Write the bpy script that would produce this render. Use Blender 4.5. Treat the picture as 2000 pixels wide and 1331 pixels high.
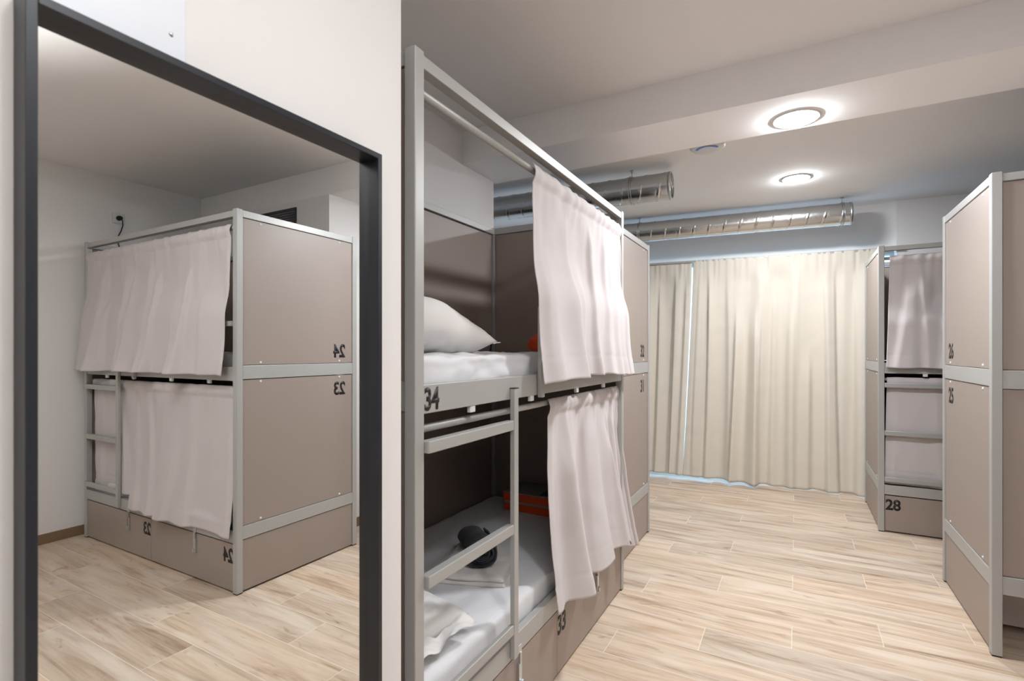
import bpy, bmesh, math, random
from mathutils import Vector, Matrix, noise
random.seed(7)
SC = bpy.context.scene
for o in list(bpy.data.objects): bpy.data.objects.remove(o)
COL = SC.collection
PI = math.pi
R = math.radians

# ------------------------------------------------------------------ camera
CAM_H = 1.4512
cd = bpy.data.cameras.new('camera'); cam = bpy.data.objects.new('camera', cd); COL.objects.link(cam)
cd.sensor_fit = 'HORIZONTAL'; cd.sensor_width = 36.0
cd.lens = 1006.2/2000*36.0
cd.shift_y = 20.5/2000
cd.clip_start = 0.02; cd.clip_end = 60
cam.location = (0, 0, CAM_H)
cam.rotation_euler = (R(90), 0, R(28.87))
cd.dof.use_dof = True; cd.dof.focus_distance = 3.0; cd.dof.aperture_fstop = 4.5
SC.camera = cam

# ------------------------------------------------------------------ world: overcast daylight outside
w = bpy.data.worlds.new('world'); SC.world = w; w.use_nodes = True
bg = w.node_tree.nodes['Background']
bg.inputs['Color'].default_value = (0.40, 0.68, 1.0, 1); bg.inputs['Strength'].default_value = 2.0
SC.view_settings.view_transform = 'Standard'; SC.view_settings.look = 'None'
SC.view_settings.gamma = 1.0; SC.view_settings.use_curve_mapping = False
SC.view_settings.exposure = 0.78
LAMP_W = (250.0, 245.0, 88.0)    # beam, window end, near the mirror
LAMP_COL = (0.965, 0.99, 1.03)
# added fill spot without a visible body, aimed up to brighten the ceiling
fd_ = bpy.data.lights.new('ceiling_fill', 'SPOT'); fd_.energy = 160.0; fd_.spot_size = R(112); fd_.spot_blend = 0.6; fd_.shadow_soft_size = 0.06
fo_ = bpy.data.objects.new('ceiling_fill', fd_); COL.objects.link(fo_); fo_.location = (0.75, -0.15, 1.75); fo_.rotation_euler = (R(180), 0, 0)

# ------------------------------------------------------------------ materials
def mat(name, col, rough=0.6, metal=0.0, spec=0.5, bump=None, sheen=0.0, coat=0.0):
    m = bpy.data.materials.new(name); m.use_nodes = True
    nt = m.node_tree; b = nt.nodes['Principled BSDF']
    b.inputs['Base Color'].default_value = (*col, 1); b.inputs['Roughness'].default_value = rough
    b.inputs['Metallic'].default_value = metal; b.inputs['Specular IOR Level'].default_value = spec
    if sheen: b.inputs['Sheen Weight'].default_value = sheen
    if coat: b.inputs['Coat Weight'].default_value = coat
    tc = nt.nodes.new('ShaderNodeTexCoord')
    if bump:
        sc, st, var = bump
        n = nt.nodes.new('ShaderNodeTexNoise'); n.inputs['Scale'].default_value = sc; n.inputs['Detail'].default_value = 4
        nt.links.new(tc.outputs['Object'], n.inputs['Vector'])
        bp = nt.nodes.new('ShaderNodeBump'); bp.inputs['Strength'].default_value = st; bp.inputs['Distance'].default_value = 0.002
        nt.links.new(n.outputs['Fac'], bp.inputs['Height']); nt.links.new(bp.outputs['Normal'], b.inputs['Normal'])
        if var:
            n2 = nt.nodes.new('ShaderNodeTexNoise'); n2.inputs['Scale'].default_value = 2.3; n2.inputs['Detail'].default_value = 3
            nt.links.new(tc.outputs['Object'], n2.inputs['Vector'])
            mx = nt.nodes.new('ShaderNodeMix'); mx.data_type = 'RGBA'
            mx.inputs[6].default_value = (*[c*(1-var) for c in col], 1); mx.inputs[7].default_value = (*[min(1, c*(1+var)) for c in col], 1)
            nt.links.new(n2.outputs['Fac'], mx.inputs[0]); nt.links.new(mx.outputs[2], b.inputs['Base Color'])
    return m

def weave(name, col, rough=0.85, sheen=0.25, scale=900, strength=0.12, trans=0.0):
    m = mat(name, col, rough, spec=0.2, sheen=sheen)
    nt = m.node_tree; b = nt.nodes['Principled BSDF']; tc = nt.nodes['Texture Coordinate']
    wa = nt.nodes.new('ShaderNodeTexWave'); wa.inputs['Scale'].default_value = scale; wa.bands_direction = 'Z'
    nt.links.new(tc.outputs['Object'], wa.inputs['Vector'])
    no = nt.nodes.new('ShaderNodeTexNoise'); no.inputs['Scale'].default_value = 26; no.inputs['Detail'].default_value = 5
    nt.links.new(tc.outputs['Object'], no.inputs['Vector'])
    ad = nt.nodes.new('ShaderNodeMath'); ad.operation = 'MULTIPLY_ADD'; ad.inputs[1].default_value = 0.2
    nt.links.new(wa.outputs['Fac'], ad.inputs[0]); nt.links.new(no.outputs['Fac'], ad.inputs[2])
    bp = nt.nodes.new('ShaderNodeBump'); bp.inputs['Strength'].default_value = strength; bp.inputs['Distance'].default_value = 0.004
    nt.links.new(ad.outputs[0], bp.inputs['Height']); nt.links.new(bp.outputs['Normal'], b.inputs['Normal'])
    return m

M = {}
M['wall'] = mat('wall_paint', (0.83, 0.81, 0.795), 0.9, spec=0.2, bump=(180, 0.10, 0.015))
M['ceiling'] = mat('ceiling_paint', (0.91, 0.895, 0.89), 0.9, spec=0.2, bump=(120, 0.06, 0.012))
M['frame'] = mat('grey_metallic_paint', (0.45, 0.45, 0.435), 0.42, metal=0.2, spec=0.5, bump=(600, 0.05, 0))
M['panel'] = mat('taupe_laminate', (0.335, 0.275, 0.240), 0.45, spec=0.75, bump=(900, 0.05, 0.02))
M['box'] = mat('drawer_box_board', (0.80, 0.71, 0.66), 0.6)
M['digit'] = mat('black_vinyl', (0.012, 0.011, 0.012), 0.5)
M['black'] = mat('black_rubber', (0.012, 0.012, 0.014), 0.5)
M['zinc'] = mat('zinc_steel', (0.62, 0.66, 0.68), 0.28, metal=1.0)
M['white_tab'] = mat('white_plastic', (0.72, 0.72, 0.70), 0.45)
M['curtain'] = weave('grey_curtain_cloth', (0.60, 0.555, 0.55))
M['wcurtain'] = weave('cream_blackout_cloth', (0.73, 0.675, 0.585), rough=0.7, sheen=0.1, strength=0.08)
M['sheet'] = weave('white_bed_linen', (0.80, 0.80, 0.82), strength=0.3)
M['pillow'] = weave('white_pillow_linen', (0.86, 0.84, 0.82), strength=0.35)
M['towel'] = weave('cream_towel', (0.80, 0.77, 0.74), scale=300, strength=0.6)
M['navy'] = weave('navy_knit', (0.018, 0.020, 0.032), strength=0.6)
M['orange'] = mat('orange_card', (0.80, 0.09, 0.012), 0.5)
M['greycard'] = mat('grey_card', (0.42, 0.41, 0.42), 0.6)
M['darkprint'] = mat('dark_print', (0.10, 0.10, 0.12), 0.6)
M['mframe'] = mat('dark_grey_frame_paint', (0.015, 0.018, 0.024), 0.38, spec=0.5, bump=(500, 0.08, 0))
M['mirror'] = mat('mirror_silver', (0.90, 0.915, 0.91), 0.0, metal=1.0)
M['whitepanel'] = mat('white_enamel', (0.80, 0.84, 0.90), 0.35)
M['darkpanel'] = mat('dark_grey_metal', (0.035, 0.038, 0.045), 0.5)
M['blueled'] = mat('blue_print', (0.05, 0.22, 0.75), 0.4)
M['galv_ring'] = mat('galvanised_ring', (0.5, 0.52, 0.53), 0.3, metal=1.0)
M['glass'] = None
def glassmat():
    m = bpy.data.materials.new('window_glass'); m.use_nodes = True; nt = m.node_tree
    nt.nodes.remove(nt.nodes['Principled BSDF'])
    t = nt.nodes.new('ShaderNodeBsdfTransparent'); g = nt.nodes.new('ShaderNodeBsdfGlossy'); g.inputs['Roughness'].default_value = 0.02
    mx = nt.nodes.new('ShaderNodeMixShader'); mx.inputs[0].default_value = 0.06
    nt.links.new(t.outputs[0], mx.inputs[1]); nt.links.new(g.outputs[0], mx.inputs[2])
    nt.links.new(mx.outputs[0], nt.nodes['Material Output'].inputs['Surface']); return m
M['glass'] = glassmat()
def emit(name, col, s):
    m = bpy.data.materials.new(name); m.use_nodes = True; nt = m.node_tree
    nt.nodes.remove(nt.nodes['Principled BSDF'])
    e = nt.nodes.new('ShaderNodeEmission'); e.inputs['Color'].default_value = (*col, 1); e.inputs['Strength'].default_value = s
    nt.links.new(e.outputs[0], nt.nodes['Material Output'].inputs['Surface']); return m
LAMPM = [emit('lit_diffuser', LAMP_COL, q) for q in LAMP_W]

def ductmat():
    m = mat('spiral_galvanised_steel', (0.60, 0.61, 0.61), 0.2, metal=1.0)
    nt = m.node_tree; b = nt.nodes['Principled BSDF']; tc = nt.nodes['Texture Coordinate']
    n = nt.nodes.new('ShaderNodeTexNoise'); n.inputs['Scale'].default_value = 35; n.inputs['Detail'].default_value = 6
    nt.links.new(tc.outputs['Object'], n.inputs['Vector'])
    mr = nt.nodes.new('ShaderNodeMapRange'); mr.inputs[3].default_value = 0.14; mr.inputs[4].default_value = 0.33
    nt.links.new(n.outputs['Fac'], mr.inputs[0]); nt.links.new(mr.outputs[0], b.inputs['Roughness'])
    return m
M['duct'] = ductmat()

def woodfloor(name, along='X'):
    """wood look porcelain planks, 1.19 x 0.235 m, each row shifted a third"""
    m = bpy.data.materials.new(name); m.use_nodes = True; nt = m.node_tree; L = nt.links
    b = nt.nodes['Principled BSDF']; b.inputs['Roughness'].default_value = 0.42; b.inputs['Specular IOR Level'].default_value = 0.4
    def N(t): return nt.nodes.new(t)
    def math_(op, a, bb=None, c=None):
        n = N('ShaderNodeMath'); n.operation = op
        for i, v in enumerate((a, bb, c)):
            if v is None: continue
            if isinstance(v, (int, float)): n.inputs[i].default_value = v
            else: L.new(v, n.inputs[i])
        return n.outputs[0]
    geo = N('ShaderNodeNewGeometry'); sep = N('ShaderNodeSeparateXYZ'); L.new(geo.outputs['Position'], sep.inputs[0])
    X, Y = sep.outputs[0], sep.outputs[1]
    PW, PL, SH = 0.235, 1.19, 0.3967
    ry = math_('DIVIDE', math_('SUBTRACT', Y, 0.035), PW)
    row = math_('FLOOR', ry); fy = math_('SUBTRACT', ry, row)
    # row index 19 covers y 4.50-4.735 and has a joint at x = 0.378
    xs = math_('SUBTRACT', math_('SUBTRACT', X, 0.378), math_('MULTIPLY', math_('SUBTRACT', row, 19.0), SH))
    cx = math_('DIVIDE', xs, PL); colm = math_('FLOOR', cx); fx = math_('SUBTRACT', cx, colm)
    cmb = N('ShaderNodeCombineXYZ'); L.new(row, cmb.inputs[0]); L.new(colm, cmb.inputs[1])
    wn = N('ShaderNodeTexWhiteNoise'); wn.noise_dimensions = '3D'; L.new(cmb.outputs[0], wn.inputs['Vector'])
    sw = N('ShaderNodeSeparateColor'); L.new(wn.outputs['Color'], sw.inputs[0])
    # grout mask
    def edge(f, size, wdt):
        d = math_('MINIMUM', f, math_('SUBTRACT', 1.0, f)); d = math_('MULTIPLY', d, size)
        return math_('LESS_THAN', d, wdt)
    g = math_('MAXIMUM', edge(fy, PW, 0.0016), edge(fx, PL, 0.0016))
    # grain coordinates, offset by plank
    gx = math_('ADD', X, math_('MULTIPLY', sw.outputs[0], 37.0)); gy = math_('ADD', Y, math_('MULTIPLY', sw.outputs[1], 23.0))
    def grain(sx, sy, detail, dist, rough=0.55):
        c = N('ShaderNodeCombineXYZ'); L.new(math_('MULTIPLY', gx, sx), c.inputs[0]); L.new(math_('MULTIPLY', gy, sy), c.inputs[1])
        n = N('ShaderNodeTexNoise'); n.inputs['Scale'].default_value = 1; n.inputs['Detail'].default_value = detail
        n.inputs['Distortion'].default_value = dist; n.inputs['Roughness'].default_value = rough
        L.new(c.outputs[0], n.inputs['Vector']); return n.outputs['Fac']
    n1 = grain(1.3, 16, 5, 0.8); n2 = grain(3.0, 70, 5, 0.3, 0.6); n3 = grain(1.0, 5.0, 3, 1.5); n4 = grain(2.6, 11, 2, 2.2)
    r1 = N('ShaderNodeValToRGB'); L.new(math_('ADD', math_('MULTIPLY', n1, 0.75), math_('MULTIPLY', n2, 0.25)), r1.inputs[0])
    e = r1.color_ramp.elements
    e[0].position = 0.32; e[0].color = (0.32, 0.225, 0.155, 1)
    e[1].position = 0.70; e[1].color = (0.72, 0.62, 0.505, 1)
    for p, c in ((0.41, (0.485, 0.375, 0.275, 1)), (0.50, (0.60, 0.485, 0.375, 1)), (0.58, (0.66, 0.55, 0.435, 1))):
        k = e.new(p); k.color = c
    # greyish and warm plank tints
    tint = N('ShaderNodeMix'); tint.data_type = 'RGBA'; tint.blend_type = 'MULTIPLY'; tint.inputs[0].default_value = 1.0
    tr = N('ShaderNodeValToRGB'); L.new(sw.outputs[2], tr.inputs[0]); te = tr.color_ramp.elements
    te[0].color = (0.84, 0.825, 0.815, 1); te[1].color = (1.04, 0.97, 0.90, 1); k = te.new(0.5); k.color = (1.0, 0.97, 0.95, 1)
    L.new(r1.outputs[0], tint.inputs[6]); L.new(tr.outputs[0], tint.inputs[7])
    # broad pale and dark streaks
    st = N('ShaderNodeMix'); st.data_type = 'RGBA'; L.new(tint.outputs[2], st.inputs[6]); st.inputs[7].default_value = (0.75, 0.66, 0.555, 1)
    mr = N('ShaderNodeMapRange'); mr.inputs[1].default_value = 0.45; mr.inputs[2].default_value = 0.68; mr.inputs[4].default_value = 0.6; L.new(n3, mr.inputs[0])
    L.new(mr.outputs[0], st.inputs[0])
    kn = N('ShaderNodeMix'); kn.data_type = 'RGBA'; L.new(st.outputs[2], kn.inputs[6]); kn.inputs[7].default_value = (0.30, 0.205, 0.14, 1)
    mr2 = N('ShaderNodeMapRange'); mr2.inputs[1].default_value = 0.63; mr2.inputs[2].default_value = 0.78; mr2.inputs[4].default_value = 0.75; L.new(n4, mr2.inputs[0])
    L.new(mr2.outputs[0], kn.inputs[0])
    gm = N('ShaderNodeMix'); gm.data_type = 'RGBA'; L.new(g, gm.inputs[0]); L.new(kn.outputs[2], gm.inputs[6]); gm.inputs[7].default_value = (0.78, 0.70, 0.59, 1)
    L.new(gm.outputs[2], b.inputs['Base Color'])
    bp = N('ShaderNodeBump'); bp.inputs['Strength'].default_value = 0.25; bp.inputs['Distance'].default_value = 0.001
    L.new(math_('SUBTRACT', n2, math_('MULTIPLY', g, 1.5)), bp.inputs['Height']); L.new(bp.outputs['Normal'], b.inputs['Normal'])
    return m
M['floor'] = woodfloor('wood_look_tiles')
M['skirt'] = mat('brown_skirting_tile', (0.23, 0.145, 0.085), 0.5, bump=(60, 0.1, 0.2))

# ------------------------------------------------------------------ helpers
def link(name, me, m=None, parent=None, bevel=0.0, smooth=False):
    o = bpy.data.objects.new(name, me); COL.objects.link(o)
    if m is not None: me.materials.append(m)
    if parent is not None: o.parent = parent
    if smooth:
        for p in me.polygons: p.use_smooth = True
    if bevel:
        b = o.modifiers.new('bevel', 'BEVEL'); b.width = bevel; b.segments = 2; b.limit_method = 'ANGLE'
    return o
def bm_box(bm, x0, x1, y0, y1, z0, z1):
    vs = [bm.verts.new((x, y, z)) for z in (z0, z1) for y in (y0, y1) for x in (x0, x1)]
    for f in ((0, 2, 3, 1), (4, 5, 7, 6), (0, 1, 5, 4), (2, 6, 7, 3), (0, 4, 6, 2), (1, 3, 7, 5)):
        bm.faces.new([vs[i] for i in f])
def boxes(name, bl, m, parent=None, bevel=0.0):
    bm = bmesh.new()
    for b in bl: bm_box(bm, *b)
    me = bpy.data.meshes.new(name); bm.to_mesh(me); bm.free()
    return link(name, me, m, parent, bevel)
def tube_bm(bm, pts, r, n=12, cap=True):
    pts = [Vector(p) for p in pts]; rings = []
    up = None
    for i, p in enumerate(pts):
        d = (pts[min(i+1, len(pts)-1)]-pts[max(i-1, 0)]).normalized()
        a = d.orthogonal().normalized() if up is None else (up - d*up.dot(d)).normalized()
        up = a; b = d.cross(a)
        rings.append([bm.verts.new(p + (a*math.cos(2*PI*k/n)+b*math.sin(2*PI*k/n))*r) for k in range(n)])
    for i in range(len(rings)-1):
        for k in range(n):
            bm.faces.new((rings[i][k], rings[i][(k+1) % n], rings[i+1][(k+1) % n], rings[i+1][k]))
    if cap:
        bm.faces.new(list(reversed(rings[0]))); bm.faces.new(rings[-1])
def tube(name, pts, r, m, parent=None, n=12):
    bm = bmesh.new(); tube_bm(bm, pts, r, n)
    me = bpy.data.meshes.new(name); bm.to_mesh(me); bm.free()
    return link(name, me, m, parent, smooth=True)
def lathe(name, prof, m, parent=None, n=48, axis='Z'):
    bm = bmesh.new(); rings = []
    for (r, z) in prof:
        rings.append([bm.verts.new((r*math.cos(2*PI*k/n), r*math.sin(2*PI*k/n), z)) for k in range(n)] if r > 1e-6 else [bm.verts.new((0, 0, z))])
    for a, b in zip(rings, rings[1:]):
        for k in range(n):
            if len(a) == 1 and len(b) == 1: continue
            if len(a) == 1: bm.faces.new((a[0], b[k], b[(k+1) % n]))
            elif len(b) == 1: bm.faces.new((a[k], a[(k+1) % n], b[0]))
            else: bm.faces.new((a[k], a[(k+1) % n], b[(k+1) % n], b[k]))
    bmesh.ops.recalc_face_normals(bm, faces=bm.faces)
    me = bpy.data.meshes.new(name); bm.to_mesh(me); bm.free()
    o = link(name, me, m, parent, smooth=True)
    return o
def thing(name, label, cat, loc=(0, 0, 0), rz=0.0, group=None):
    o = bpy.data.objects.new(name, None); COL.objects.link(o); o.empty_display_size = 0.1
    o.location = loc; o.rotation_euler = (0, 0, rz); tag(o, label, cat, group); return o
def tag(o, label, cat, group=None):
    o['label'] = label; o['category'] = cat
    if group: o['group'] = group
    return o
def struct(o):
    o['kind'] = 'structure'; return o
def text_mesh(name, s, height, m, parent, loc, rot, xs=0.86):
    cu = bpy.data.curves.new('t', 'FONT'); cu.body = s; cu.size = 1.0; cu.offset = 0.030; cu.extrude = 0.0
    cu.space_character = 0.98
    t = bpy.data.objects.new('t', cu); COL.objects.link(t)
    dg = bpy.context.evaluated_depsgraph_get(); dg.update()
    me = bpy.data.meshes.new_from_object(t.evaluated_get(dg)); bpy.data.objects.remove(t)
    xsv = [v.co.x for v in me.vertices]; ysv = [v.co.y for v in me.vertices]
    k = height/(max(ysv)-min(ysv)); x0 = min(xsv); y0 = min(ysv)
    for v in me.vertices: v.co = Vector(((v.co.x-x0)*k*xs, (v.co.y-y0)*k, 0))
    bm = bmesh.new(); bm.from_mesh(me)
    ex = bmesh.ops.extrude_face_region(bm, geom=bm.faces[:])
    for v in [g for g in ex['geom'] if isinstance(g, bmesh.types.BMVert)]: v.co.z += 0.0008
    bmesh.ops.recalc_face_normals(bm, faces=bm.faces); bm.to_mesh(me); bm.free(); me.materials.clear()
    me.name = name
    o = link(name, me, m, parent); o.location = loc; o.rotation_euler = rot; return o

# ------------------------------------------------------------------ room shell
XR = 3.13; YB = -2.6; WALLX = -1.92; WH = 2.89; WF = 2.95
YBEAM0, YBEAM1, ZBEAM = 2.80, 3.246, 2.677
# the window wall stands at 5.25 degrees to the rest
WA = R(5.25)
def wpt(s, d=0.0, z=0.0):     # point on the window wall line; s along it, d behind it
    return Vector((-1.469 + s*math.cos(WA) - d*math.sin(WA), 6.07 + s*math.sin(WA) + d*math.cos(WA), z))
fl = struct(boxes('floor', [(-3.4, 3.4, -2.8, 7.2, -0.1, 0)], M['floor']))
struct(boxes('ceiling', [(-3.4, 3.4, -2.8, YBEAM0+0.02, WH, WH+0.25), (-3.4, 3.4, YBEAM0+0.02, 7.2, WF, WF+0.25)], M['ceiling']))
struct(boxes('trim_1', [(WALLX-0.05, XR+0.05, YBEAM0, YBEAM1, ZBEAM, WF+0.05)], M['ceiling'])).name = 'trim_1'
struct(boxes('wall_right', [(XR, XR+0.2, -2.8, 7.2, 0, WF+0.1)], M['wall']))
struct(boxes('wall_back', [(-3.4, XR+.1, YB-0.2, YB, 0, WF+0.1)], M['wall']))
struct(boxes('wall_near_left', [(WALLX, -0.93, YB, 1.07, 0, WH+0.05)], M['wall'], bevel=0.002))
struct(boxes('wall_left', [(WALLX-0.3, WALLX, YB, 3.206, 0, WF+0.1)], M['wall']))
struct(boxes('wall_far_left', [(-3.4, -3.2, 3.0, 7.2, 0, WF+0.1), (-3.4, WALLX-0.28, 3.0, 3.206, 0, WF+0.1)], M['wall']))
struct(boxes('wall_pier', [(1.38, XR+0.02, YBEAM0+0.0005, 3.206, 0, ZBEAM+0.02)], M['wall']))
struct(boxes('baseboard_right', [(XR-0.012, XR, YB, YBEAM0, 0, 0.075)], M['skirt'], bevel=0.002))
struct(boxes('baseboard_pier', [(1.368, 1.38, YBEAM0, 3.206, 0, 0.075)], M['skirt'], bevel=0.002))

# window wall with a wide opening, built along its own axis
def skewed(name, bl, m, bevel=0):
    o = boxes(name, bl, m, bevel=bevel); o.location = wpt(0); o.rotation_euler = (0, 0, WA); return o
WZ = 2.50
WB = 0.13
struct(skewed('wall_window', [(-2.6, -1.45, WB, WB+0.25, 0, WF+0.1), (2.42, 5.3, WB, WB+0.25, 0, WF+0.1), (-1.45, 2.42, WB, WB+0.25, WZ, WF+0.1)], M['wall']))
wf = struct(skewed('window_1', [(-1.45, 2.42, WB+0.12, WB+0.18, WZ-0.06, WZ), (-1.45, 2.42, WB+0.12, WB+0.18, 0.0, 0.07)] +
     [(x, x+0.06, WB+0.12, WB+0.18, 0.07, WZ-0.06) for x in (-1.45, -0.16, 1.07, 2.36)], M['frame'], 0.002))
struct(skewed('wall_window_pier', [(2.36, 5.2, 0.055, WB+0.01, 0, WF+0.05)], M['wall']))
gl = boxes('glass_pane', [(-1.40, 2.38, WB+0.147, WB+0.153, 0.07, WZ-0.06)], M['glass'], wf)

# ------------------------------------------------------------------ mirror and white panel on the near left wall
mir = thing('floor_mirror', 'tall dark framed mirror against the beige wall, reflecting bunks 23 and 24', 'mirror', (-0.927, 0.617, 0), R(-0.374))
hw, hh, ft = 0.332, 1.931, 0.0135
dpt = 0.040
for nm, bb in (('frame_side', (0, dpt, -hw, -hw+ft, 0, hh)), ('frame_side', (0, dpt, hw-ft, hw, 0, hh)),
               ('frame_rail', (0, dpt, -hw+ft, hw-ft, hh-ft, hh)), ('frame_rail', (0, dpt, -hw+ft, hw-ft, 0, ft))):
    boxes(nm, [bb], M['mframe'], mir, 0.0012)
boxes('mirror_glass', [(0.002, 0.008, -hw+ft, hw-ft, ft, hh-ft)], M['mirror'], mir)
wp = thing('wall_panel', 'bluish white flat panel fixed to the wall above the mirror', 'panel', (-0.93, 0.40, 1.80))
boxes('cover', [(0, 0.008, -0.105, 0.107, 0.0, 0.85)], M['whitepanel'], wp, 0.002)
sc_ = lathe('screw', [(0, 0.0025), (0.003, 0.002), (0.004, 0)], M['zinc'], wp, 16); sc_.rotation_euler = (0, R(90), 0); sc_.location = (0.008, 0.083, 0.185)

# ------------------------------------------------------------------ ceiling lights
def downlight(loc, label, k):
    t = thing('ceiling_light', label, 'ceiling light', loc, 0, 'round ceiling lights')
    lathe('rim', [(0.100, -0.001), (0.102, -0.007), (0.112, -0.006), (0.114, 0.0)], M['white_tab'], t, 64)
    lathe('diffuser', [(0, -0.022), (0.045, -0.021), (0.078, -0.0165), (0.095, -0.010), (0.0995, -0.003)], LAMPM[k], t, 64)
downlight((0.0, 3.10, ZBEAM), 'larger looking round ceiling light, lit, set in the underside of the beam', 0)
downlight((0.0, 5.10, WF), 'lit round ceiling light nearest the window curtains', 1)
downlight((0.42, 0.68, WH), 'round ceiling light near the mirror, above the aisle', 2)


ap = thing('smoke_detector', 'white disc shaped device with blue mark on the ceiling by the beam', 'detector', (-0.565, 3.975, WF))
lathe('housing', [(0, -0.036), (0.06, -0.035), (0.105, -0.028), (0.122, -0.014), (0.124, 0.0)], M['white_tab'], ap, 64)
bm = bmesh.new(); prev = None; NN = 24
for i in range(NN+1):
    a = R(200 + 140*i/NN); rr = 0.066
    q = [bm.verts.new((math.cos(a)*(rr+k), math.sin(a)*(rr+k), -0.0362 - (0.0 if k > 0 else 0.0))) for k in (0, 0.018)]
    if prev: bm.faces.new((prev[0], prev[1], q[1], q[0]))
    prev = q
me = bpy.data.meshes.new('blue_mark'); bm.to_mesh(me); bm.free(); link('blue_mark', me, M['blueled'], ap)

# ------------------------------------------------------------------ spiral ducts
def duct(label, end, length, ang, r=0.106, hangers=(), nseam=18):
    t = thing('ventilation_duct', label, 'duct', (end[0], end[1], end[2]), ang)
    # body runs along local -X with raised spiral seams
    n = 48; bm = bmesh.new(); rings = []
    step = 0.0075; N_ = int(length/step); pitch = 0.15
    for i in range(N_+1):
        x = -i*step; ring = []
        for k in range(n):
            a = 2*PI*k/n
            ph = ((x + pitch*k/n*1.0) / pitch) % 1.0
            dd = min(ph, 1-ph)*pitch
            rr = r + (0.0035 if dd < 0.006 else (-0.0012 if dd < 0.012 else 0))
            ring.append(bm.verts.new((x, rr*math.cos(a), rr*math.sin(a))))
        rings.append(ring)
    for a, b in zip(rings, rings[1:]):
        for k in range(n): bm.faces.new((a[k], a[(k+1) % n], b[(k+1) % n], b[k]))
    bmesh.ops.recalc_face_normals(bm, faces=bm.faces)
    me = bpy.data.meshes.new('duct_body'); bm.to_mesh(me); bm.free()
    o = link('duct_body', me, M['duct'], t, smooth=True)
    s = o.modifiers.new('sol', 'SOLIDIFY'); s.thickness = 0.0015; s.offset = -1
    c = lathe('end_collar', [(r-0.004, 0.0), (r+0.0045, 0.0), (r+0.0045, 0.022), (r-0.002, 0.022)], M['galv_ring'], t, 64); c.rotation_euler = (0, R(-90), 0); c.location = (0.002, 0, 0)
    cap = lathe('end_cap', [(0, 0), (r-0.002, 0.0)], M['duct'], t, 48); cap.rotation_euler = (0, R(-90), 0); cap.location = (-0.03, 0, 0)
    for hx in hangers:
        h = thing_child('hanger', t)
        bm = bmesh.new()
        zt = WF - end[2]
        tube_bm(bm, [(hx, 0, r+0.012), (hx, 0, zt)], 0.004, 8)
        pts = [(hx, (r+0.007)*math.sin(2*PI*k/40), (r+0.007)*math.cos(2*PI*k/40)) for k in range(41)]
        for y_ in (-0.008, 0.008): tube_bm(bm, [(p[0]+y_, p[1], p[2]) for p in pts], 0.0035, 6)
        tube_bm(bm, [(hx, 0, zt-0.006), (hx, 0, zt)], 0.018, 12)
        me = bpy.data.meshes.new('hanger'); bm.to_mesh(me); bm.free()
        link('hanger', me, M['galv_ring'], t, smooth=True)
def thing_child(n, t): return None
duct('spiral metal duct nearer the beam, its open end above the middle of the room', (-0.876, 4.254, 2.785), 2.25, R(3.0), hangers=(-0.32, -1.7))
duct('long spiral metal duct running above the window curtains', (0.467, 5.965, 2.785), 3.6, WA, hangers=(-0.075, -2.02))

# ------------------------------------------------------------------ curtains
def drape(rng, n, big=1.0):
    """folds as crisp-sided ridges that wander and open towards the hem"""
    F = []
    for i in range(n):
        c = (i+0.5+rng.uniform(-0.32, 0.32))/n
        F.append(dict(c=c, drift=rng.uniform(-0.45, 0.45)/n, w1=rng.uniform(0.10, 0.22)/n, w2=rng.uniform(0.35, 0.75)/n,
                      a=rng.uniform(0.55, 1.0)*big, t0=rng.choice((0.0, 0.0, 0.05, 0.18, 0.35)), sg=rng.choice((1, 1, -1)), cv=rng.uniform(-0.2, 0.2)/n))
    def f(s, t):
        v = 0.0
        for k in F:
            x = s-(k['c']+k['drift']*t+k['cv']*math.sin(2.6*t))
            if abs(x) > 3.2/n: continue
            x *= k['sg']; w_ = (k['w1'] if x < 0 else k['w2'])*(0.7+0.6*t)
            g = math.exp(-(x/w_)**2)
            q = min(1.0, max(0.0, (t-k['t0'])/0.22)); v += k['a']*g*q*q*(3-2*q)
        return v
    return f
def fold_profile(rng, n):
    comps = [(n*(0.55+0.28*i)*rng.uniform(0.9, 1.1), rng.uniform(0, 2*PI), (1.0, 0.8, 0.5, 0.3, 0.2)[i]) for i in range(5)]
    return lambda s: sum(a*math.sin(2*PI*k*s+p) for k, p, a in comps)/2.0
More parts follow.
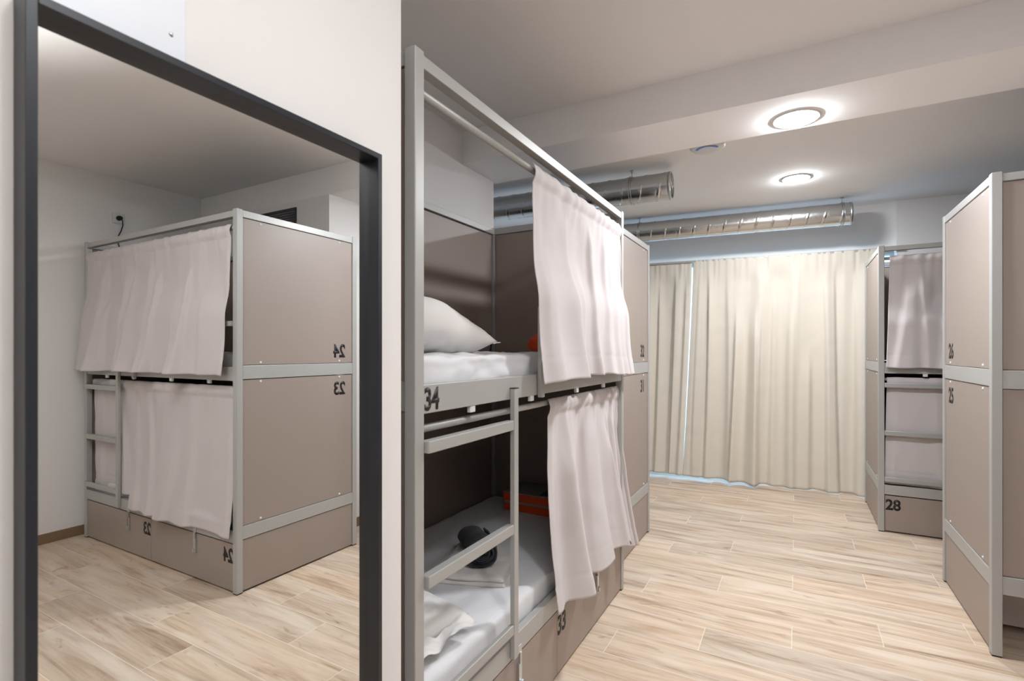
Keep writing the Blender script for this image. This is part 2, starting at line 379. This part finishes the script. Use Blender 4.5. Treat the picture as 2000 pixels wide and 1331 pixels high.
def curtain(name, label, cat, bed, x0, x1, z0, z1, off, seed, nf=9, amp=0.034, gather=0.0, bx0=0.0, bx1=0.0, flare=0.05, hem=None,
            m='curtain', head=0.075, mirror_g=False, group=None, slant=0.0, zfun=None, rod=True, hemw=0.10, xfun=None, curl=0.0, clear=False, low=None):
    """hangs from (x0..x1) at z1 down to z0 in the bed's frame; off = distance in front of the face"""
    rng = random.Random(seed); NX, NZ = 220, 90
    fd = drape(rng, nf+2); f1 = fold_profile(rng, nf); f2 = fold_profile(rng, nf*2.6); f3 = fold_profile(rng, nf*0.6)
    H = z1-z0; bm = bmesh.new(); grid = []
    for j in range(NZ+1):
        t = j/NZ; row = []
        d_top = t*H
        for i in range(NX+1):
            s = i/NX
            sg = s
            if gather:
                sg = 1-(1-s)**(1+gather) if not mirror_g else s**(1+gather)
            # x of this thread at top and bottom
            xt = x0+(x1-x0)*sg; sb = sg*0.7+s*0.3; xb = (x0+bx0)+(x1+bx1-x0-bx0)*sb
            tt = t**1.2
            x = xt*(1-tt)+xb*tt
            if xfun: x += xfun(s, t)
            zz = z1 - t*(H + (zfun(s) if zfun else 0))
            body = min(1.0, max(0.0, (d_top-head*0.6)/0.22))
            body = body*body*(3-2*body)
            q = s + slant*t*0.04*math.sin(3*s+seed)
            a_low = amp*(0.35+0.75*t)
            v = f1(q)
            ed_ = min(1.0, s/0.10, (1-s)/0.06); body *= 0.15+0.85*ed_*ed_*(3-2*ed_)
            y = -(off + (flare(s) if callable(flare) else flare)*t*t) - a_low*body*(v*0.22 + 1.7*fd(q, t) - 0.8) - 0.0045*(1-body*0.75)*f2(s) - amp*0.55*body*f3(q+0.02*t)
            x += 0.30*a_low*body*f1(q+0.25/nf)
            # horizontal stitch lines
            for zc in (head, H-hemw):
                dd = abs(d_top-zc)
                if dd < 0.012: y += 0.0022*(1-dd/0.012)
            if rod and d_top < head:      # pocket round the rod
                y += -0.012*math.sin(PI*min(1, d_top/head))
            y += 0.0035*noise.noise(Vector((x*9, zz*9, seed)))
            zz += 0.0022*math.sin(2*PI*nf*0.8*s+seed)*t
            if rod and j < 3: zz += 0.0015*f2(s)
            e_ = curl*max(0.0, 1-s/0.07)
            y += e_*t*0.5
            if low and low(s):      # hem falls outside the lower rail
                k_ = min(1.0, max(0.0, (0.53-zz)/0.13)); k_ = k_*k_*(3-2*k_)*low(s)
                lim = 0.06*(1-k_) - 0.007*k_ - 0.5*a_low*fd(q, t)*k_
                dlt = y-lim; y = lim + 0.5*(dlt - math.sqrt(dlt*dlt+0.00006))
            if clear:      # cloth lies on the outside of the guard rail
                k_ = min(1.0, max(0.0, (1.645+0.30-zz)/0.30)); k_ = k_*k_*(3-2*k_)
                lim = 0.03*(1-k_) - 0.024*k_ - 0.9*a_low*fd(q, t)*k_
                e2 = 0.010; dlt = y-lim
                y = lim + 0.5*(dlt - math.sqrt(dlt*dlt+e2*e2))
            row.append(bm.verts.new((x, y, zz)))
        grid.append(row)
    for j in range(NZ):
        for i in range(NX): bm.faces.new((grid[j][i], grid[j][i+1], grid[j+1][i+1], grid[j+1][i]))
    me = bpy.data.meshes.new(name); bm.to_mesh(me); bm.free()
    o = link(name, me, M[m], None, smooth=True)
    so = o.modifiers.new('thick', 'SOLIDIFY'); so.thickness = 0.0022; so.offset = 0
    o.location = bed[0]; o.rotation_euler = (0, 0, bed[1])
    tag(o, label, cat, group)
    return o

# ------------------------------------------------------------------ bunk beds
BL, BW, BH = 1.969, 0.940, 2.300
P = 0.040
LADW = 0.575
def bunk(label, loc, rz, ladder='L', front_open=True, end_nums=None, end_side='L', num_at='back', drawer_nums=('', ''), rail_num=None, latch=(0.50, 1.40)):
    t = thing('bunk_bed', label, 'bunk bed', loc, rz, 'grey steel bunk beds')
    fr, pn = M['frame'], M['panel']
    L, W, H = BL, BW, BH
    for (x, y) in ((0, 0), (L-P, 0), (0, W-P), (L-P, W-P)):
        po = boxes('post', [(x, x+P, y, y+P, 0.006, H)], fr, t, 0.003)
        boxes('foot', [(x+0.002, x+P-0.002, y+0.002, y+P-0.002, 0.0, 0.006)], M['black'], po)
    # long rails
    for nm, z0, z1, y0, y1 in (('top_rail', 2.254, 2.291, 0.003, P), ('bed_rail', 1.272, 1.355, 0.003, 0.033), ('lower_rail', 0.302, 0.378, 0.003, 0.033),
                               ('top_rail', 2.254, 2.291, W-P, W-0.003), ('bed_rail', 1.272, 1.360, W-0.033, W-0.003), ('lower_rail', 0.300, 0.385, W-0.033, W-0.003)):
        ra = boxes(nm, [(P, L-P, y0, y1, z0, z1)], fr, t, 0.002)
        if nm == 'bed_rail' and y0 < 0.1:
            for q in (0.13, 0.36, 0.62, 0.83):
                boxes('bracket', [(P+(L-2*P)*q, P+(L-2*P)*q+0.03, 0.006, 0.02, 1.250, 1.274)], M['white_tab'], ra, 0.002)
            if rail_num: text_mesh('bunk_number', rail_num, 0.068, M['digit'], ra, (P+0.004, 0.0025, 1.279), (R(90), 0, 0), 0.80)
    # end rails
    for x0, x1 in ((0.003, 0.033), (L-0.033, L-0.003)):
        for nm, z0, z1 in (('top_rail', 2.254, 2.296), ('end_rail', 1.281, 1.363), ('end_rail', 0.320, 0.399)):
            boxes(nm, [(x0, x1, P, W-P, z0, z1)], fr, t, 0.002)
    # end panels
    for side in ('L', 'R'):
        xp = 0.008 if side == 'L' else L-0.020
        for (z0, z1, k) in ((1.366, 2.250, 0), (0.402, 1.277, 1), (0.012, 0.316, 2)):
            ep = boxes('end_panel', [(xp, xp+0.012, P+0.003, W-P-0.003, z0, z1)], pn, t, 0.001)
            if side == end_side and k < 2:
                for yy in (0.16, W-0.16):
                    for zz in (z0+0.014, z1-0.014):
                        s = lathe('screw', [(0, 0.004), (0.006, 0.0035), (0.008, 0)], M['white_tab'], ep, 16)
                        s.rotation_euler = (0, R(-90 if side == 'L' else 90), 0); s.location = ((xp if side == 'L' else xp+0.012), yy, zz)
                if end_nums:
                    zb = 1.404 if k == 0 else 1.134
                    yb = W-0.118-0.012 if num_at == 'back' else 0.205
                    if side == 'L':   # seen from -X : reading direction is -Y
                        yb = (W-0.106) if num_at == 'back' else 0.245
                        text_mesh('bunk_number', end_nums[k], 0.097, M['digit'], ep, (xp, yb, zb), (R(90), 0, R(-90)), 0.86)
                    else:             # seen from +X : reading direction is +Y
                        yb = (W-0.235) if num_at == 'back' else 0.118
                        text_mesh('bunk_number', end_nums[k], 0.097, M['digit'], ep, (xp+0.012, yb, zb), (R(90), 0, R(90)), 0.86)
    # back panels
    for (z0, z1) in ((1.363, 2.250), (0.388, 1.269)):
        boxes('back_panel', [(P+0.003, L-P-0.003, W-0.022, W-0.010, z0, z1)], pn, t, 0.001)
    # bed bases
    boxes('bed_base', [(0.034, L-0.034, 0.034, W-0.034, 1.290, 1.312)], M['darkpanel'], t)
    boxes('bed_base', [(0.034, L-0.034, 0.034, W-0.034, 0.318, 0.340)], M['darkpanel'], t)
    # drawers
    half = L/2
    for k, (xa, xb) in enumerate(((P+0.004, half-0.002), (half+0.002, L-P-0.004))):
        dr = boxes('drawer', [(xa, xb, 0.008, 0.024, 0.012, 0.293)], pn, t, 0.001)
        boxes('drawer_box', [(xa+0.01, xb-0.01, 0.024, 0.58, 0.02, 0.26)], M['box'], dr)
        if drawer_nums[k]:
            text_mesh('bunk_number', drawer_nums[k], 0.088, M['digit'], dr, (xa+0.004, 0.0078, 0.178), (R(90), 0, 0), 0.86)
        if latch:
            xc = latch[k]
            la = boxes('latch', [(xc-0.014, xc+0.014, -0.002, 0.003, 0.300, 0.330), (xc-0.006, xc+0.006, -0.006, 0.002, 0.262, 0.304),
                                 (xc-0.011, xc+0.011, -0.004, 0.008, 0.170, 0.262), (xc-0.008, xc+0.008, -0.013, -0.003, 0.176, 0.200)], M['zinc'], dr, 0.0015)
    # ladder and guard rail
    if front_open:
        s = 1 if ladder == 'L' else -1
        def X(x): return x if ladder == 'L' else L-x
        def bx(a, b, y0, y1, z0, z1): return (min(X(a), X(b)), max(X(a), X(b)), y0, y1, z0, z1)
        st = boxes('ladder_stile', [bx(0.543, 0.575, -0.017, 0.002, 0.313, 1.312)], fr, t, 0.002)
        boxes('ladder_stile_cap', [bx(0.542, 0.576, -0.018, 0.003, 1.312, 1.315)], M['black'], st)
        for z in (1.160, 0.777, 0.408):
            boxes('ladder_rung', [bx(P+0.001, 0.543, -0.016, 0.014 if z > 0.5 else 0.002, z, z+0.036)], fr, t, 0.003)
        g0 = 0.772
        boxes('guard_rail', [bx(g0, g0+0.03, -0.018, 0.001, 1.262, 1.630), bx(g0+0.03, L-P-0.001, -0.012, 0.016, 1.600, 1.630)], fr, t, 0.002)
    # curtain rods
    tube('curtain_rod', [(P-0.004, 0.028, 2.195), (L-P+0.004, 0.028, 2.195)], 0.0125, M['frame'], t, 16)
    tube('curtain_rod', [(P-0.004, 0.046, 1.222), (L-P+0.004, 0.046, 1.222)], 0.0125, M['frame'], t, 16)
    return (Vector(loc), rz), t

def mattress(label, bed, zb, zt, m, seed=1, wr=0.004, group=None):
    L, W = BL, BW
    bm = bmesh.new()
    x0, x1, y0, y1 = 0.045, L-0.045, 0.040, W-0.040
    NX, NY, NZ = 110, 50, 8
    def disp(p, n):
        e = wr*(1.2*noise.noise(p*5+Vector((seed, 0, 0))) + 0.9*noise.noise(Vector((p.x*14+seed, p.y*14, p.z*22))) + 0.5*abs(noise.noise(p*30)))
        return p + n*(e-wr)
    def rnd(p):   # round the edges
        r = 0.03
        q = Vector((min(max(p.x, x0+r), x1-r), min(max(p.y, y0+r), y1-r), min(max(p.z, zb+r), zt-r)))
        d = p-q
        return (q + d.normalized()*r, d.normalized()) if d.length > 1e-6 else (p, Vector((0, 0, 1)))
    def face(fn, na, nb):
        g = []
        for j in range(nb+1):
            row = []
            for i in range(na+1):
                p, n = rnd(fn(i/na, j/nb)); row.append(bm.verts.new(disp(p, n)))
            g.append(row)
        for j in range(nb):
            for i in range(na): bm.faces.new((g[j][i], g[j][i+1], g[j+1][i+1], g[j+1][i]))
    dx, dy, dz = x1-x0, y1-y0, zt-zb
    face(lambda a, b: Vector((x0+a*dx, y0+b*dy, zt)), NX, NY)
    face(lambda a, b: Vector((x0+a*dx, y1-b*dy, zb)), 20, 10)
    face(lambda a, b: Vector((x0+a*dx, y0, zb+b*dz)), NX, NZ*2)
    face(lambda a, b: Vector((x1-a*dx, y1, zb+b*dz)), NX, NZ*2)
    face(lambda a, b: Vector((x0, y1-a*dy, zb+b*dz)), NY, NZ*2)
    face(lambda a, b: Vector((x1, y0+a*dy, zb+b*dz)), NY, NZ*2)
    bmesh.ops.remove_doubles(bm, verts=bm.verts, dist=0.0008)
    bmesh.ops.recalc_face_normals(bm, faces=bm.faces)
    me = bpy.data.meshes.new('mattress'); bm.to_mesh(me); bm.free()
    o = link('mattress', me, M[m], None, smooth=True)
    o.location = bed[0]; o.rotation_euler = (0, 0, bed[1]); tag(o, label, 'mattress', group); return o

def pillow(label, loc, rot, w, h, th, seed, m='pillow', bend=0.0, wr=1.0):
    NX, NY = 70, 56; bm = bmesh.new(); layers = []
    for sgn in (1, -1):
        g = []
        for j in range(NY+1):
            row = []
            for i in range(NX+1):
                u = -1+2*i/NX; v = -1+2*j/NY
                prof = max(0.0, (1-abs(u)**2.6))**0.55 * max(0.0, (1-abs(v)**2.6))**0.55
                x = u*w/2*(1-0.07*(1-abs(u)**2)*0 - 0.05*(1-v*v)*0 - 0.06*(abs(u)**6)*(1-v*v)); y = v*h/2*(1-0.06*(abs(v)**6)*(1-u*u))
                p = Vector((x*4.5+seed, y*4.5, sgn*1.5))
                wn = (noise.noise(p)*0.024 + abs(noise.noise(p*2.3))*0.022 + noise.noise(p*5)*0.006)*wr
                z = sgn*(th/2*prof + wn*prof**0.5) + (0.004*sgn if prof < .01 else 0)*0
                z += 0.010*noise.noise(Vector((x*8, y*8, seed)))*(1-prof)
                z += bend*(u*u)*0.5
                row.append(bm.verts.new((x, y, z)))
            g.append(row)
        layers.append(g)
        for j in range(NY):
            for i in range(NX):
                f = (g[j][i], g[j][i+1], g[j+1][i+1], g[j+1][i])
                bm.faces.new(f if sgn > 0 else f[::-1])
    bmesh.ops.remove_doubles(bm, verts=bm.verts, dist=0.0006)
    # pillowcase flap past the filling, at +x
    g = []
    for j in range(31):
        v = -1+2*j/30; row = []
        for i in range(9):
            a = i/8
            row.append(bm.verts.new((w/2*0.97+a*0.055, v*h/2*0.93, 0.010*math.sin(6*v+a*3+seed)+0.012*noise.noise(Vector((v*4, a*3, seed))))))
        g.append(row)
    for j in range(30):
        for i in range(8): bm.faces.new((g[j][i], g[j][i+1], g[j+1][i+1], g[j+1][i]))
    me = bpy.data.meshes.new('pillow'); bm.to_mesh(me); bm.free()
    o = link('pillow', me, M[m], None, smooth=True); o.location = loc; o.rotation_euler = rot; tag(o, label, 'pillow'); return o

# bunk 33/34 beside the mirror: its open side faces the aisle
bM, tM = bunk('grey steel bunk bed beside the mirror, curtains half drawn, numbered 34 and 33', (-0.922, 1.118, 0), R(90), 'L', drawer_nums=('34', '33'), rail_num='34', latch=(0.617, 1.495))
# bunk 31/32 end panel behind it
b32, t32 = bunk('grey bunk bed end with numbers 32 and 31, behind the open bunk', (-1.032, 4.167, 0), R(180), 'R', front_open=False, end_nums=('32', '31'), end_side='L', num_at='front', latch=None)
# bunk 25/26 right foreground
b26, t26 = bunk('grey bunk bed at the right edge, end panel numbered 26 and 25', (0.814+BL, 4.185, 0), R(180), 'R', end_nums=('26', '25'), end_side='R', num_at='front', drawer_nums=('26', '25'))
# bunk 27/28 by the window
b28, t28 = bunk('grey bunk bed by the window curtains, closed curtains, drawer numbered 28', (0.581, 5.057, 0), 0, 'L', end_nums=None, drawer_nums=('28', '27'))
# bunk 23/24, seen in the mirror
b24, t24 = bunk('grey bunk bed numbered 24 and 23, seen only in the mirror', (1.077, 1.857, 0), 0, 'R', end_nums=('24', '23'), end_side='L', num_at='back', drawer_nums=('24', '23'), latch=(0.44, 1.28))

# mattresses
mattress('upper mattress under a crumpled white sheet in the open bunk 34', bM, 1.313, 1.447, 'sheet', 3, 0.011)
mattress('lower mattress in smooth white sheet in the open bunk 33', bM, 0.341, 0.468, 'sheet', 5, 0.003)
mattress('upper mattress behind the closed curtain of bunk 24 in the mirror', b24, 1.313, 1.447, 'sheet', 8, 0.005)
mattress('lower mattress behind the closed curtain of bunk 23 in the mirror', b24, 0.341, 0.468, 'sheet', 9, 0.005)

# curtains on the bunks
curtain('bed_curtain', 'light grey curtain drawn to the far half of the open upper bunk 34', 'curtain', bM, 0.745, BL-0.05, 1.322, 2.212, -0.012, 11, nf=6, amp=0.036,
        gather=0.55, bx0=-0.035, bx1=0.06, flare=0.075, zfun=lambda s: -0.012*math.sin(5*s), clear=True)
curtain('bed_curtain', 'light grey curtain over the far half of the open lower bunk 33', 'curtain', bM, 0.93, BL-0.05, 0.342, 1.240, -0.030, 23, nf=7, amp=0.033,
        gather=0.8, bx0=-0.06, bx1=0.14, flare=0.085, low=lambda s: 1.0, zfun=lambda s: -0.03*max(0, min(1, (s-0.3)/0.2))+0.11*max(0, min(1, (s-0.62)/0.2)))
curtain('bed_curtain', 'closed grey upper curtain of bunk 24, seen in the mirror', 'curtain', b24, 0.065, BL-0.05, 1.305, 2.212, -0.010, 31, nf=9, amp=0.034,
        bx0=0.0, bx1=0.08, flare=0.065, clear=True)
curtain('bed_curtain', 'closed grey lower curtain of bunk 23 behind the ladder, seen in the mirror', 'curtain', b24, 0.055, BL-0.08, 0.338, 1.238, -0.036, 41, nf=6, amp=0.019,
        bx0=-0.02, bx1=-0.03, low=lambda s: min(1, max(0, (0.70-s)/0.05)), flare=lambda s: 0.062*min(1, max(0, (0.70-s)/0.05)), zfun=lambda s: -0.075*min(1, max(0, (s-0.66)/0.05)))
curtain('bed_curtain', 'closed grey upper curtain of bunk 28 by the window', 'curtain', b28, 0.075, BL-0.05, 1.318, 2.212, -0.010, 52, nf=10, amp=0.032,
        bx0=-0.03, bx1=0.02, flare=0.055, clear=True)
curtain('bed_curtain', 'closed grey lower curtain behind the ladder above drawer 28', 'curtain', b28, 0.06, BL-0.05, 0.384, 1.240, -0.036, 63, nf=6, amp=0.019,
        bx0=-0.02, bx1=0.0, flare=0.012)

# window curtains
WC = (wpt(0), WA)
curtain('window_curtain', 'narrow cream window curtain panel left of the gap', 'curtain', WC, -0.75, 0.435, 0.035, 2.475, -0.02, 71, nf=7, amp=0.042,
        bx0=0.0, bx1=-0.10, flare=0.03, m='wcurtain', head=0.10, rod=False, hemw=0.05)
curtain('window_curtain', 'wide cream window curtain hanging to the floor, right of the gap', 'curtain', WC, 0.452, 2.185, 0.03, 2.475, 0.0, 83, nf=11, amp=0.044,
        bx0=-0.115, bx1=0.02, flare=0.03, m='wcurtain', head=0.10, rod=False, hemw=0.05, zfun=lambda s: 0.026*min(1, max(0, (s-0.2)/0.3)))
cr = thing('curtain_track', 'thin grey track carrying the cream window curtains', 'curtain track', tuple(wpt(0, 0.0, 2.465)), WA)
boxes('track', [(-1.0, 2.40, 0.0, 0.022, -0.008, 0.014)], M['frame'], cr, 0.002)
for q in range(7):
    boxes('bracket', [(-0.9+q*0.53, -0.87+q*0.53, 0.018, WB, 0.0, 0.012)], M['frame'], cr)

# pillows and things lying on the open bunk
pillow('large white pillow leaning at the head of upper bunk 34', (-1.38, 1.485, 1.563), (R(0), R(13), R(80)), 0.66, 0.60, 0.24, 4)
pillow('white pillow at the head of lower bunk 33', (-1.33, 1.36, 0.535), (R(4), R(2), R(-6)), 0.62, 0.36, 0.15, 9)

tw = thing('folded_towel', 'folded white towel on the lower bunk under the dark roll', 'towel', (-1.27, 1.99, 0.468), R(20))
def slab(name, w, d, z0, z1, m, parent, seed, rr=0.012):
    bm = bmesh.new(); NX, NY = 30, 24; top = []
    for side, z in ((0, z0), (1, z1)):
        g = []
        for j in range(NY+1):
            row = []
            for i in range(NX+1):
                u = -1+2*i/NX; v = -1+2*j/NY
                zz = z + (0.006*noise.noise(Vector((u*3, v*3, seed))) if side else 0)
                k = max(abs(u), abs(v)); 
                if side: zz -= rr*max(0, (k-0.88)/0.12)**2
                row.append(bm.verts.new((u*w/2*(1+0.02*math.sin(5*v+seed)), v*d/2*(1+0.02*math.sin(4*u+seed)), zz)))
            g.append(row)
        top.append(g)
    for gi, g in enumerate(top):
        for j in range(NY):
            for i in range(NX):
                f = (g[j][i], g[j][i+1], g[j+1][i+1], g[j+1][i]); bm.faces.new(f if gi else f[::-1])
    a, b = top
    for i in range(NX):
        bm.faces.new((a[0][i], a[0][i+1], b[0][i+1], b[0][i])); bm.faces.new((a[NY][i+1], a[NY][i], b[NY][i], b[NY][i+1]))
    for j in range(NY):
        bm.faces.new((a[j+1][0], a[j][0], b[j][0], b[j+1][0])); bm.faces.new((a[j][NX], a[j+1][NX], b[j+1][NX], b[j][NX]))
    me = bpy.data.meshes.new(name); bm.to_mesh(me); bm.free(); return link(name, me, M[m], parent, smooth=True)
slab('towel_fold', 0.30, 0.40, -0.002, 0.016, 'towel', tw, 1); slab('towel_fold', 0.295, 0.385, 0.016, 0.036, 'towel', tw, 2)

# dark rolled garment: a spiral roll squashed a little
bm = bmesh.new(); rows = []; NT = 110; NL = 26
for i in range(NT+1):
    a = i/NT*2*PI*3.1; r = 0.020+0.044*i/NT; row = []
    for j in range(NL+1):
        l = j/NL; wob = 1+0.10*noise.noise(Vector((a*0.7, l*3, 2)))+0.05*noise.noise(Vector((a*2, l*9, 5)))
        sag = 0.92-0.10*l
        row.append(bm.verts.new((r*math.cos(a)*wob*1.12+0.012*math.sin(l*4), l*0.27+0.006*math.sin(a*1.3)*(1 if j in (0, NL) else 0.3), r*math.sin(a)*wob*sag)))
    rows.append(row)
for i in range(NT):
    for j in range(NL): bm.faces.new((rows[i][j], rows[i+1][j], rows[i+1][j+1], rows[i][j+1]))
me = bpy.data.meshes.new('rolled_garment'); bm.to_mesh(me); bm.free()
ro = link('rolled_garment', me, M['navy'], None, smooth=True); so = ro.modifiers.new('t', 'SOLIDIFY'); so.thickness = 0.009; so.offset = 0
ro.location = (-1.20, 1.895, 0.566); ro.rotation_euler = (R(-2), 0, R(40))
tag(ro, 'dark navy rolled garment lying on the folded white towel', 'clothing')

pb = thing('shoe_box', 'flat orange and grey cardboard box at the foot of lower bunk 33', 'box', (-1.38, 2.90, 0.468), R(0))
boxes('box_body', [(-0.21, 0.21, -0.12, 0.12, 0.0, 0.044)], M['orange'], pb, 0.002)
ld = boxes('lid_band', [(-0.213, 0.213, -0.123, 0.123, 0.058, 0.108)], M['orange'], pb, 0.002)
boxes('grey_band', [(-0.208, 0.208, -0.118, 0.118, 0.044, 0.058)], M['greycard'], pb)
boxes('box_top', [(-0.212, 0.212, -0.122, 0.122, 0.108, 0.112)], M['greycard'], pb)
boxes('top_print', [(0.02, 0.18, -0.10, 0.06, 0.112, 0.1125)], M['darkprint'], pb)

# orange pouch on the upper bunk
bm = bmesh.new(); bmesh.ops.create_uvsphere(bm, u_segments=40, v_segments=24, radius=1)
for v in bm.verts:
    n = noise.noise(v.co*2.2)
    v.co = Vector((v.co.x*0.13, v.co.y*0.085, max(-0.6, v.co.z)*0.082*(1-0.25*abs(v.co.x)))) * (1+0.10*n)
    v.co.z += 0.049
me = bpy.data.meshes.new('fabric_pouch'); bm.to_mesh(me); bm.free()
po = link('fabric_pouch', me, M['orange'], None, smooth=True); po.location = (-1.30, 2.80, 1.445)
tag(po, 'orange pouch at the far end of upper bunk 34, half behind the curtain', 'pouch')
lp = tube('cord_loop', [(-1.66+0.045*math.cos(R(a)), 2.66+0.02*math.sin(R(a)*2), 1.447+0.004+0.115*math.sin(R(a))) for a in range(0, 181, 10)], 0.006, M['navy'])
tag(lp, 'thin dark cord loop standing up behind the upper pillow', 'cord')

# ------------------------------------------------------------------ socket with plug, dark panel above bunk 24
sk = thing('wall_socket', 'white wall socket with a black plug, seen in the mirror above bunk 24', 'socket', (XR, 2.123, 2.556))
boxes('socket_plate', [(-0.010, 0, -0.045, 0.045, -0.045, 0.045)], M['white_tab'], sk, 0.003)
pg = thing('power_cable', 'black plug and cable running from the wall socket down behind bunk 24', 'cable', (XR, 2.123, 2.556))
ppl = lathe('plug', [(0, 0.04), (0.014, 0.038), (0.019, 0.02), (0.020, 0.0)], M['black'], pg, 24); ppl.rotation_euler = (0, R(-90), 0); ppl.location = (-0.0105, 0.0, 0)
tube('cord', [(-0.035, 0.0, 0), (-0.045, 0.012, -0.02), (-0.03, 0.02, -0.06), (-0.02, 0.010, -0.11), (-0.018, -0.012, -0.16), (-0.016, -0.005, -0.22), (-0.016, 0.03, -0.32), (-0.018, 0.04, -0.6), (-0.016, 0.03, -1.2)], 0.0045, M['black'], pg, 8)
dp = thing('vent_grille', 'dark grey rectangular grille high on the wall behind bunk 24', 'grille', (2.10, YBEAM0, 2.46))
boxes('grille_frame', [(-0.34, 0.34, -0.012, 0, -0.165, -0.14), (-0.34, 0.34, -0.012, 0, 0.14, 0.165), (-0.34, -0.315, -0.012, 0, -0.14, 0.14), (0.315, 0.34, -0.012, 0, -0.14, 0.14)], M['darkpanel'], dp, 0.002)
boxes('slats', [(-0.315, 0.315, -0.009, -0.001, -0.14+i*0.02, -0.126+i*0.02) for i in range(14)], M['darkpanel'], dp)
